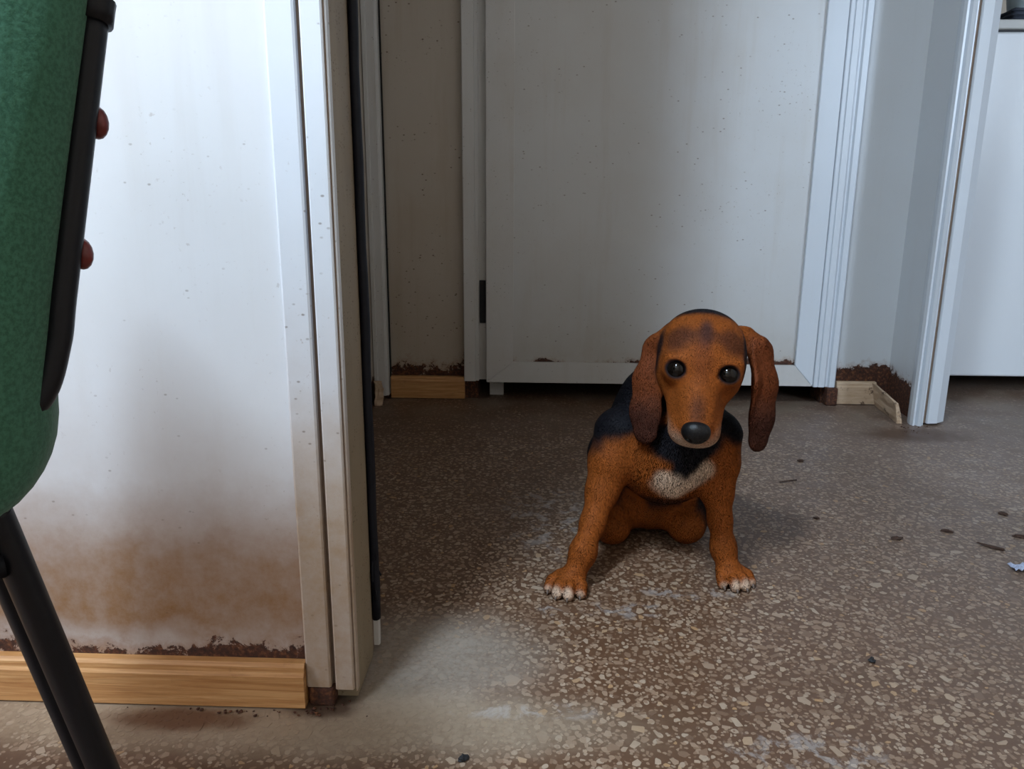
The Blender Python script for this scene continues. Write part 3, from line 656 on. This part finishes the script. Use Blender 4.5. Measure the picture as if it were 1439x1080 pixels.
# neck
cone((0.202, 1.175, 0.232), (0.242, 1.130, 0.318), 0.070, 0.048, 0.03)
cone((0.204, 1.108, 0.190), (0.228, 1.088, 0.270), 0.045, 0.036, 0.025)
# fore legs (picture left, then picture right)
LBL = 1
chain([((0.130, 1.130, 0.200), 0.046), ((0.113, 1.112, 0.165), 0.034), ((0.099, 1.095, 0.125), 0.0235), ((0.084, 1.066, 0.085), 0.0170), ((0.068, 1.038, 0.048), 0.0160), ((0.058, 1.026, 0.026), 0.0165)], 0.014)
chain([((0.268, 1.130, 0.200), 0.044), ((0.272, 1.114, 0.165), 0.032), ((0.272, 1.100, 0.125), 0.0225), ((0.275, 1.084, 0.085), 0.0160), ((0.279, 1.068, 0.046), 0.0152), ((0.284, 1.056, 0.026), 0.0160)], 0.014)
ell((0.0695, 1.040, 0.052), (0.0172, 0.0175, 0.020), 0.012); ell((0.279, 1.069, 0.050), (0.0162, 0.0165, 0.020), 0.012)   # wrists
TOES = []
def paw(c, d, sc_=1.0):
    c, d = A3(c), A3(d); d /= np.linalg.norm(d); s_ = np.cross(d, zz); s_ /= np.linalg.norm(s_)
    ell(c + A3((0, 0, 0.0150)) - d * 0.004, (0.0205 * sc_, 0.0215 * sc_, 0.0150), 0.010, np.array((s_, d, zz)))
    for o_, f_ in ((-0.0225, 0.009), (-0.0080, 0.0200), (0.0075, 0.0200), (0.0215, 0.008)):
        a = c + s_ * o_ * 0.62 * sc_ + d * (f_ - 0.018) * sc_ + A3((0, 0, 0.0180)); b = c + s_ * o_ * 0.92 * sc_ + d * (f_ - 0.002) * sc_ + A3((0, 0, 0.0155))
        e = c + s_ * o_ * sc_ + d * (f_ + 0.006) * sc_ + A3((0, 0, 0.0082))
        cone(a, b, 0.0075 * sc_, 0.0080 * sc_, 0.003); cone(b, e, 0.0080 * sc_, 0.0076 * sc_, 0.002); TOES.append((e, d, o_))
paw((0.046, 1.017, 0.0), (-0.28, -1, 0), 1.08)
paw((0.290, 1.050, 0.0), (0.22, -1, 0), 1.0)
# hind legs folded under: thigh, knee lump, foot
LBL = 2
chain([((0.150, 1.300, 0.110), 0.062), ((0.140, 1.230, 0.078), 0.046), ((0.124, 1.175, 0.034), 0.029)], 0.016)
chain([((0.278, 1.300, 0.110), 0.060), ((0.272, 1.240, 0.085), 0.044), ((0.247, 1.182, 0.036), 0.030)], 0.016)
cone((0.124, 1.180, 0.030), (0.150, 1.235, 0.030), 0.027, 0.026, 0.012); cone((0.245, 1.188, 0.031), (0.235, 1.240, 0.030), 0.028, 0.026, 0.012)
ell((0.192, 1.225, 0.070), (0.055, 0.055, 0.060), 0.020)
ell((0.215, 1.345, 0.075), (0.095, 0.075, 0.072), 0.03)
chain([((0.220, 1.400, 0.035), 0.020), ((0.270, 1.425, 0.016), 0.013), ((0.330, 1.395, 0.011), 0.008)], 0.012)   # tail on the floor
# skull and muzzle
LBL = 3
ell(Hd(-0.121, 0.003, 0.021), (0.056, 0.057, 0.045), 0.02, HAX)
ell(Hd(-0.150, 0.003, 0.008), (0.045, 0.054, 0.045), 0.02, HAX)
cone(Hd(-0.090, 0, 0.004), Hd(-0.018, 0, -0.004), 0.036, 0.0240, 0.018)
cone(Hd(-0.080, 0, 0.015), Hd(-0.008, 0, 0.003), 0.0185, 0.0155, 0.012)
ell(Hd(-0.014, 0, -0.021), (0.0215, 0.0290, 0.0185), 0.012, HAX)                                      # upper lip
for s_ in (-1, 1):
    cone(Hd(-0.070, s_ * 0.019, -0.018), Hd(-0.018, s_ * 0.0155, -0.020), 0.0215, 0.0180, 0.012)     # flews
    ell(Hd(-0.108, 0.002 + s_ * 0.035, -0.006), (0.036, 0.024, 0.034), 0.018, HAX)                            # cheek
cone(Hd(-0.080, 0, -0.030), Hd(-0.022, 0, -0.037), 0.019, 0.0135, 0.008)                              # lower jaw
EYES = [Hd(-0.0830, 0.0030 + s_ * 0.0325, 0.0235) for s_ in (-1, 1)]
GAZE = []
for e_, s_ in zip(EYES, (-1, 1)):
    g = A3((0, 0, 0.55)) - e_; g /= np.linalg.norm(g); g = g + hb * s_ * 0.18; g /= np.linalg.norm(g)
    r_ = np.cross(g, zz); r_ /= np.linalg.norm(r_); r_ = r_ if r_ @ hb > 0 else -r_; r_ = r_ - zz * 0.09 ; r_ -= g * (r_ @ g); r_ /= np.linalg.norm(r_)
    u_ = np.cross(g, r_); u_ = u_ if u_[2] > 0 else -u_; EA = np.array((g, r_, u_)); GAZE.append(EA)
    ell(e_ + g * 0.0005, (0.0190, 0.0200, 0.0185), 0.012, EA)                                         # orbit and lids
    ell(e_ + g * 0.0060 + u_ * 0.0150, (0.011, 0.0180, 0.0055), 0.010, EA)                            # brow fold
    ell(e_ + g * 0.0200, (0.0120, 0.0140, 0.0116), 0.003, EA, 'carve')
    cone(e_ + g * 0.019 - r_ * s_ * 0.009 - u_ * 0.002, e_ + g * 0.018 - r_ * s_ * 0.0155 - u_ * 0.0055, 0.004, 0.002, 0.002, 'carve')   # inner corner
# ears: flat hanging lobes
def ear(pts, nrm, th):
    for (a, ra), (b, rb) in zip(pts, pts[1:]): cone(a, b, ra, rb, 0.006, flat=nrm, fl=th)
LBL = 4
cone((0.200, 1.098, 0.366), (0.172, 1.092, 0.352), 0.013, 0.013, 0.014)
ear([((0.188, 1.094, 0.362), 0.015), ((0.170, 1.088, 0.342), 0.0205), ((0.158, 1.078, 0.300), 0.0230), ((0.154, 1.070, 0.255), 0.0225), ((0.155, 1.066, 0.228), 0.0190)], (-0.50, -0.86, 0.12), 3.0)
LBL = 5
cone((0.288, 1.098, 0.364), (0.314, 1.092, 0.350), 0.013, 0.013, 0.014)
ear([((0.298, 1.094, 0.360), 0.015), ((0.317, 1.088, 0.338), 0.021), ((0.324, 1.080, 0.295), 0.0235), ((0.321, 1.072, 0.248), 0.0230), ((0.317, 1.068, 0.218), 0.0195)], (0.52, -0.85, 0.12), 3.0)
ear([((0.305, 1.080, 0.340), 0.010), ((0.309, 1.066, 0.300), 0.0115), ((0.303, 1.060, 0.262), 0.0070)], (0.90, -0.45, 0.0), 2.6)    # front fold
# flatten against the floor
s, X, Y, Z = region(LO, A3((HI[0], HI[1], 0.0)), 3 * STEP)
D[s] = np.maximum(D[s], (0.0006 - Z).astype(np.float32))

def surface_nets(D):
    ins = D < 0
    c = np.zeros(tuple(n - 1 for n in D.shape), np.int8)
    for i in (0, 1):
        for j in (0, 1):
            for k in (0, 1): c += ins[i:i + D.shape[0] - 1, j:j + D.shape[1] - 1, k:k + D.shape[2] - 1]
    act = (c > 0) & (c < 8); idx = np.argwhere(act); ids = np.full(act.shape, -1, np.int64); ids[act] = np.arange(len(idx))
    acc = np.zeros((len(idx), 3)); cnt = np.zeros(len(idx))
    cor = [(i, j, k) for i in (0, 1) for j in (0, 1) for k in (0, 1)]
    val = {q: D[idx[:, 0] + q[0], idx[:, 1] + q[1], idx[:, 2] + q[2]].astype(np.float64) for q in cor}
    for q in cor:
        for ax in range(3):
            if q[ax] == 0:
                p = list(q); p[ax] = 1; p = tuple(p); a, b = val[q], val[p]; cr = (a < 0) != (b < 0)
                t = np.where(cr, a / np.where(cr, a - b, 1), 0); pt = np.repeat(A3(q)[None], len(idx), 0); pt[:, ax] += t
                acc[cr] += pt[cr]; cnt[cr] += 1
    V = LO + STEP * (idx + acc / cnt[:, None])
    F = []
    for ax in range(3):
        u, v = (ax + 1) % 3, (ax + 2) % 3
        sl0 = [slice(None)] * 3; sl1 = [slice(None)] * 3; sl0[ax] = slice(0, -1); sl1[ax] = slice(1, None)
        a, b = ins[tuple(sl0)], ins[tuple(sl1)]; e = np.argwhere(a != b)
        e = e[(e[:, u] > 0) & (e[:, v] > 0) & (e[:, u] < D.shape[u] - 1) & (e[:, v] < D.shape[v] - 1)]
        flip = ~a[e[:, 0], e[:, 1], e[:, 2]]
        qs = []
        for du, dv in ((1, 1), (0, 1), (0, 0), (1, 0)):
            g = e.copy(); g[:, u] -= du; g[:, v] -= dv; qs.append(ids[g[:, 0], g[:, 1], g[:, 2]])
        q = np.stack(qs, 1); q[flip] = q[flip][:, ::-1]; F.append(q)
    return V, np.concatenate(F)
V, F = surface_nets(D)
me = bpy.data.meshes.new('dog_body'); me.from_pydata(V.tolist(), [], F.tolist())
# coat colours and some shade, painted as patches in space
Nv = len(V)
def vnoise(P, f, seed):
    r_ = np.random.default_rng(seed); out = np.zeros(len(P))
    for _ in range(10):
        d_ = r_.normal(size=3); d_ /= np.linalg.norm(d_); out += np.sin(P @ d_ * f * r_.uniform(0.6, 1.5) + r_.uniform(0, 6.28))
    return out / 10
wob = 0.20 * vnoise(V, 160, 1) + 0.16 * vnoise(V, 420, 2)
gi = np.clip(((V - LO) / STEP).round().astype(int), 0, np.array(D.shape) - 1); lab = LAB[gi[:, 0], gi[:, 1], gi[:, 2]]
E_ = np.array([e.vertices[:] for e in me.edges]); deg = np.bincount(E_.ravel(), minlength=Nv).astype(float)
def relax(A, n):
    for _ in range(n):
        B = np.zeros_like(A); np.add.at(B, E_[:, 0], A[E_[:, 1]]); np.add.at(B, E_[:, 1], A[E_[:, 0]])
        A = 0.4 * A + 0.6 * B / (deg[:, None] if A.ndim > 1 else deg)
    return A
IS = {k: relax((lab == k).astype(float), 6) for k in range(6)}
TAN = A3((0.250, 0.066, 0.0105)); BLK = A3((0.0055, 0.0052, 0.008)); WHT = A3((0.60, 0.45, 0.34)); DRK = A3((0.050, 0.017, 0.011)); RED = A3((0.135, 0.034, 0.012))
C = np.repeat(TAN[None], Nv, 0) * (1 + 0.16 * vnoise(V, 90, 5))[:, None]
def paint(c, r, colr, soft=0.5, amt=1.0, axes=None, on=None):
    P = V - A3(c)
    if axes is not None: P = P @ np.array(axes).T
    q = np.linalg.norm(P / A3(r), axis=1) + wob * soft * 0.9
    f = np.clip((1 + soft * 0.5 - q) / soft, 0, 1); f = f * f * (3 - 2 * f) * amt
    if on is not None: f = f * np.clip(sum(IS[k] for k in on), 0, 1)
    C[:] = C * (1 - f[:, None]) + A3(colr) * f[:, None]
BODY = (0, 1, 2)
paint((0.215, 1.30, 0.18), (0.22, 0.165, 0.22), BLK, 0.18, 1, None, BODY)          # black saddle and rump
paint((0.205, 1.165, 0.285), (0.150, 0.100, 0.085), BLK, 0.22, 1, None, BODY)      # neck and withers
paint((0.216, 1.085, 0.210), (0.058, 0.06, 0.036), BLK, 0.3, 1, None, BODY)        # throat wedge
paint((0.219, 1.075, 0.172), (0.026, 0.05, 0.026), BLK, 0.35, 1, None, BODY)
paint((0.112, 1.150, 0.240), (0.065, 0.08, 0.050), BLK, 0.3, 1, None, BODY); paint((0.094, 1.140, 0.190), (0.020, 0.05, 0.034), BLK, 0.5, 0.85, None, BODY)
paint((0.298, 1.145, 0.240), (0.055, 0.08, 0.050), BLK, 0.3, 1, None, BODY)
paint((0.200, 1.215, 0.045), (0.066, 0.055, 0.042), TAN * 0.8, 0.35, 1, None, BODY)       # belly and inner thighs
paint((0.130, 1.175, 0.034), (0.036, 0.045, 0.034), TAN, 0.3, 1, None, BODY); paint((0.238, 1.180, 0.034), (0.032, 0.045, 0.036), TAN, 0.3, 1, None, BODY)
paint((0.158, 1.200, 0.070), (0.026, 0.05, 0.042), TAN, 0.4, 1, None, BODY); paint((0.246, 1.200, 0.075), (0.016, 0.04, 0.032), TAN, 0.4, 1, None, BODY)
paint((0.102, 1.215, 0.065), (0.017, 0.07, 0.065), BLK, 0.5, 0.95, None, (2,)); paint((0.284, 1.215, 0.070), (0.022, 0.07, 0.065), BLK, 0.5, 0.95, None, (2,))
paint((0.192, 1.225, 0.085), (0.030, 0.05, 0.030), DRK, 0.8, 0.7, None, (0, 2))  # shade between the thighs painted into the coat
paint((0.192, 1.095, 0.108), (0.045, 0.030, 0.012), DRK * 0.5, 0.8, 0.8, None, (0,))  # darker band along the underside of the chest
for (cx, cz, rx, rz_) in ((0.193, 0.146, 0.022, 0.018), (0.184, 0.156, 0.012, 0.012), (0.202, 0.130, 0.016, 0.010), (0.218, 0.144, 0.018, 0.011), (0.236, 0.155, 0.014, 0.013), (0.247, 0.166, 0.012, 0.014)):
    paint((cx, 1.075, cz), (rx, 0.05, rz_), WHT * 1.15, 0.9, 0.9, None, (0, 1))               # white chest flash
for e, d, o_ in TOES:
    if abs(o_) < 0.01: paint(e + d * 0.008, (0.0085, 0.0130, 0.013), WHT * 1.1, 0.8, 0.85)
    else: paint(e + d * 0.010 - A3((0, 0, 0.002)), (0.0080, 0.0090, 0.009), WHT, 0.8, 0.7)
# head markings
H_ = (3,)
paint(Hd(-0.008, 0, -0.030), (0.038, 0.038, 0.023), WHT * 0.85, 1.0, 0.9, HAX, H_)   # pale lips
paint(Hd(-0.024, 0, 0.018), (0.030, 0.011, 0.012), DRK * 0.8, 0.9, 0.65, HAX, H_)    # darker bridge behind the nose
paint(Hd(-0.118, 0.002, 0.068), (0.022, 0.009, 0.03), BLK * 3, 1.0, 0.75, HAX, H_)   # smudge on the forehead
paint(Hd(-0.112, 0.002, 0.068), (0.012, 0.022, 0.03), DRK, 1.0, 0.6, HAX, H_)
paint(Hd(-0.085, 0.0, 0.04), (0.030, 0.013, 0.03), RED, 1.0, 0.5, HAX, H_)
for s_ in (-1, 1):
    paint(Hd(-0.112, s_ * 0.040, 0.056), (0.020, 0.024, 0.022), DRK * 0.9, 0.9, 0.75, HAX, H_)
    paint(Hd(-0.128, s_ * 0.066, 0.012), (0.040, 0.017, 0.050), BLK, 0.5, 0.95, HAX, H_)
    paint(Hd(-0.120, s_ * 0.050, -0.030), (0.030, 0.020, 0.020), BLK, 0.5, 0.9, HAX, H_)
paint(Hd(-0.197, 0, 0.047), (0.042, 0.080, 0.070), BLK, 0.35, 1.0, HAX, H_)          # black crown edge and nape
for e_, EA in zip(EYES, GAZE): paint(e_ + EA[0] * 0.014, (0.015, 0.0158, 0.0138), BLK, 0.25, 1.0, EA, H_)
for k, cx in ((4, 0.152), (5, 0.320)):
    paint((cx, 1.075, 0.285), (0.06, 0.06, 0.085), RED, 0.5, 0.85, None, (k,)); paint((cx, 1.068, 0.222), (0.05, 0.06, 0.050), DRK, 1.0, 0.95, None, (k,))
C = relax(C, 2)
C = np.clip(C, 0.003, 0.9)
at = me.color_attributes.new('coat', 'FLOAT_COLOR', 'POINT'); at.data.foreach_set('color', np.concatenate((C, np.ones((Nv, 1))), 1).astype(np.float32).ravel())
m = NT('short_coat', 0.7, spec=0.15); at = m.N('ShaderNodeAttribute', attribute_name='coat')
fur = m.noise(260, 4, 0.7, vec=m.scale(m.pos(), (1.0, 1.0, 0.45))); c = m.mix(m.math('MULTIPLY', m.step(fur, 0.3, 0.7), 0.45), at.outputs['Color'], (0, 0, 0), 'MIX')
c = m.mix(m.math('MULTIPLY', m.step(fur, 0.25, 0.75), 0.9), m.mix(1.0, at.outputs['Color'], (0.80, 0.78, 0.76), 'MULTIPLY'), m.mix(1.0, at.outputs['Color'], (1.25, 1.22, 1.2), 'MULTIPLY'))
m.base(c); m.bump(fur, 0.12, 0.001); M['coat'] = m.m
dog = empty('dog', (0.2, 1.2, 0)); tag(dog, 'young black and tan hound with long ears sitting on the terrazzo floor', 'dog')
body = link('body', me, M['coat'], dog, True); body.location = -dog.location
md = body.modifiers.new('relax', 'SMOOTH'); md.factor = 0.5; md.iterations = 2
m = NT('dark_eye', 0.03, spec=0.35); m.base((0.004, 0.0025, 0.002)); M['eye'] = m.m
m = NT('wet_black_nose', 0.36, spec=0.32); v = m.vor(900); m.base((0.005, 0.005, 0.006)); m.bump(v, 0.3, 0.0006); M['nose'] = m.m
def blobmesh(name, c, r, axes, mat, par, fn=None, sub=4):
    bm = bmesh.new(); bmesh.ops.create_icosphere(bm, subdivisions=sub, radius=1); Aw = np.array(axes)
    for v in bm.verts:
        p = A3(v.co)
        if fn is not None: p = fn(p)
        v.co = Vector(A3(c) + (p * A3(r)) @ Aw)
    o = from_bm(name, bm, mat, par, True); o.location = -par.location; return o
for e_, EA in zip(EYES, GAZE):
    blobmesh('eye', e_ + EA[0] * 0.0050, (0.0140, 0.0146, 0.0140), EA, M['eye'], dog)
def nose_shape(p):
    a, b, c = p; wdt = 1.0 - 0.28 * max(0, -c) ** 1.5 + 0.06 * max(0, c)
    q = np.array((a, b * wdt, c))
    for s_ in (-1, 1):                                        # nostrils
        d_ = math.hypot((b - s_ * 0.48) / 0.24, (c + 0.10) / 0.20)
        if a > 0 and d_ < 1: q[0] -= 0.55 * (1 - d_ * d_)
    if a > 0: q[0] -= 0.10 * math.exp(-(b / 0.07) ** 2) * (1 if c < 0.3 else 0.3)
    return q
blobmesh('nose', Hd(0.0030, 0, 0.0035), (0.0150, 0.0190, 0.0170), HAX, M['nose'], dog, nose_shape)
M['claw'] = simple('pale_claw', (0.16, 0.12, 0.10), 0.4)
for b, d, o_ in TOES:
    p0 = Vector(b + d * 0.0050 + A3((0, 0, 0.0005))); p1 = Vector(b + d * 0.0082 + A3((0, 0, -0.0025))); p2 = Vector(b + d * 0.0098 + A3((0, 0, -0.0055)))
    bm = bmesh.new(); rg = []
    for p, r_ in ((p0, 0.0024), (p1, 0.0018), (p2, 0.0005)):
        rg.append([bm.verts.new(p + Vector((math.cos(t * math.pi / 4) * r_, 0, math.sin(t * math.pi / 4) * r_))) for t in range(8)])
    for a, b_ in zip(rg, rg[1:]):
        for k in range(8): bm.faces.new((a[k], a[(k + 1) % 8], b_[(k + 1) % 8], b_[k]))
    bm.faces.new(rg[0]); bm.faces.new(rg[-1])
    o = from_bm('claw', bm, M['claw'], dog, True); o.location = -dog.location

# short lying fur, coloured like the skin beneath it
me.update(); VN = np.zeros(Nv * 3, np.float32); me.vertices.foreach_get('normal', VN); VN = VN.reshape(-1, 3).astype(np.float64)
rf = np.random.default_rng(11); NS = 200000
ctr = V[F].mean(1); ar = np.linalg.norm(np.cross(V[F[:, 2]] - V[F[:, 0]], V[F[:, 3]] - V[F[:, 1]]), axis=1)
wgt = ar * np.where(ctr[:, 1] < 1.22, 1.0, 0.35); pick = rf.choice(len(F), NS, p=wgt / wgt.sum())
wq = rf.dirichlet((1, 1, 1, 1), NS); P0 = (V[F[pick]] * wq[..., None]).sum(1); N0 = (VN[F[pick]] * wq[..., None]).sum(1); N0 /= np.linalg.norm(N0, axis=1)[:, None]
C0 = (C[F[pick]] * wq[..., None]).sum(1); L0 = lab[F[pick][:, 0]]
flow = np.where((L0 == 3)[:, None], -ha + 0.25 * (P0 - Hd(-0.06, 0, 0)) / 0.05, A3((0, 0.25, -1.0)))
flow = np.where((L0 == 0)[:, None], A3((0, 0.45, -0.8)), flow) + rf.normal(0, 0.10, (NS, 3))
flow -= N0 * (flow * N0).sum(1)[:, None]; flow /= np.maximum(np.linalg.norm(flow, axis=1), 1e-6)[:, None]
keep = P0[:, 2] > 0.006
for e_, EA in zip(EYES, GAZE): keep &= np.linalg.norm(P0 - (e_ + EA[0] * 0.014), axis=1) > 0.0155
keep &= np.linalg.norm(P0 - Hd(0.004, 0, 0.003), axis=1) > 0.019
P0, N0, C0, L0, flow = P0[keep], N0[keep], C0[keep], L0[keep], flow[keep]; NS = len(P0)
ln = np.where(L0 == 0, 0.0050, np.where(L0 == 3, 0.0024, 0.0032)) * rf.uniform(0.6, 1.2, NS)
sd = np.cross(N0, flow) * (0.00016 * rf.uniform(0.7, 1.3, NS))[:, None]
mid = P0 + (flow * 0.55 + N0 * 0.05) * ln[:, None]; tip = P0 + (flow * 0.98 + N0 * 0.035) * ln[:, None]; base_ = P0 - N0 * 0.0004
FV = np.stack((base_ - sd, base_ + sd, mid + sd * 0.8, mid - sd * 0.8, tip), 1).reshape(-1, 3); b5 = np.arange(NS) * 5
fq = np.stack((b5, b5 + 1, b5 + 2, b5 + 3), 1).tolist(); ft = np.stack((b5 + 3, b5 + 2, b5 + 4), 1).tolist()
fm = bpy.data.meshes.new('fur'); fm.from_pydata(FV.tolist(), [], fq + ft)
tone = np.clip(C0 * rf.uniform(0.82, 1.2, NS)[:, None], 0.003, 0.9)
ca = fm.color_attributes.new('coat', 'FLOAT_COLOR', 'POINT')
ca.data.foreach_set('color', np.repeat(np.concatenate((tone, np.ones((NS, 1))), 1), 5, 0).astype(np.float32).ravel())
for p in fm.polygons: p.use_smooth = True
fm.normals_split_custom_set_from_vertices(np.repeat(N0, 5, 0).tolist())
m = NT('fur_strand', 0.6, spec=0.15); at = m.N('ShaderNodeAttribute', attribute_name='coat'); m.base(at.outputs['Color']); M['fur'] = m.m
fo = link('fur', fm, M['fur'], dog); fo.location = -dog.location; fo['kind'] = 'stuff'
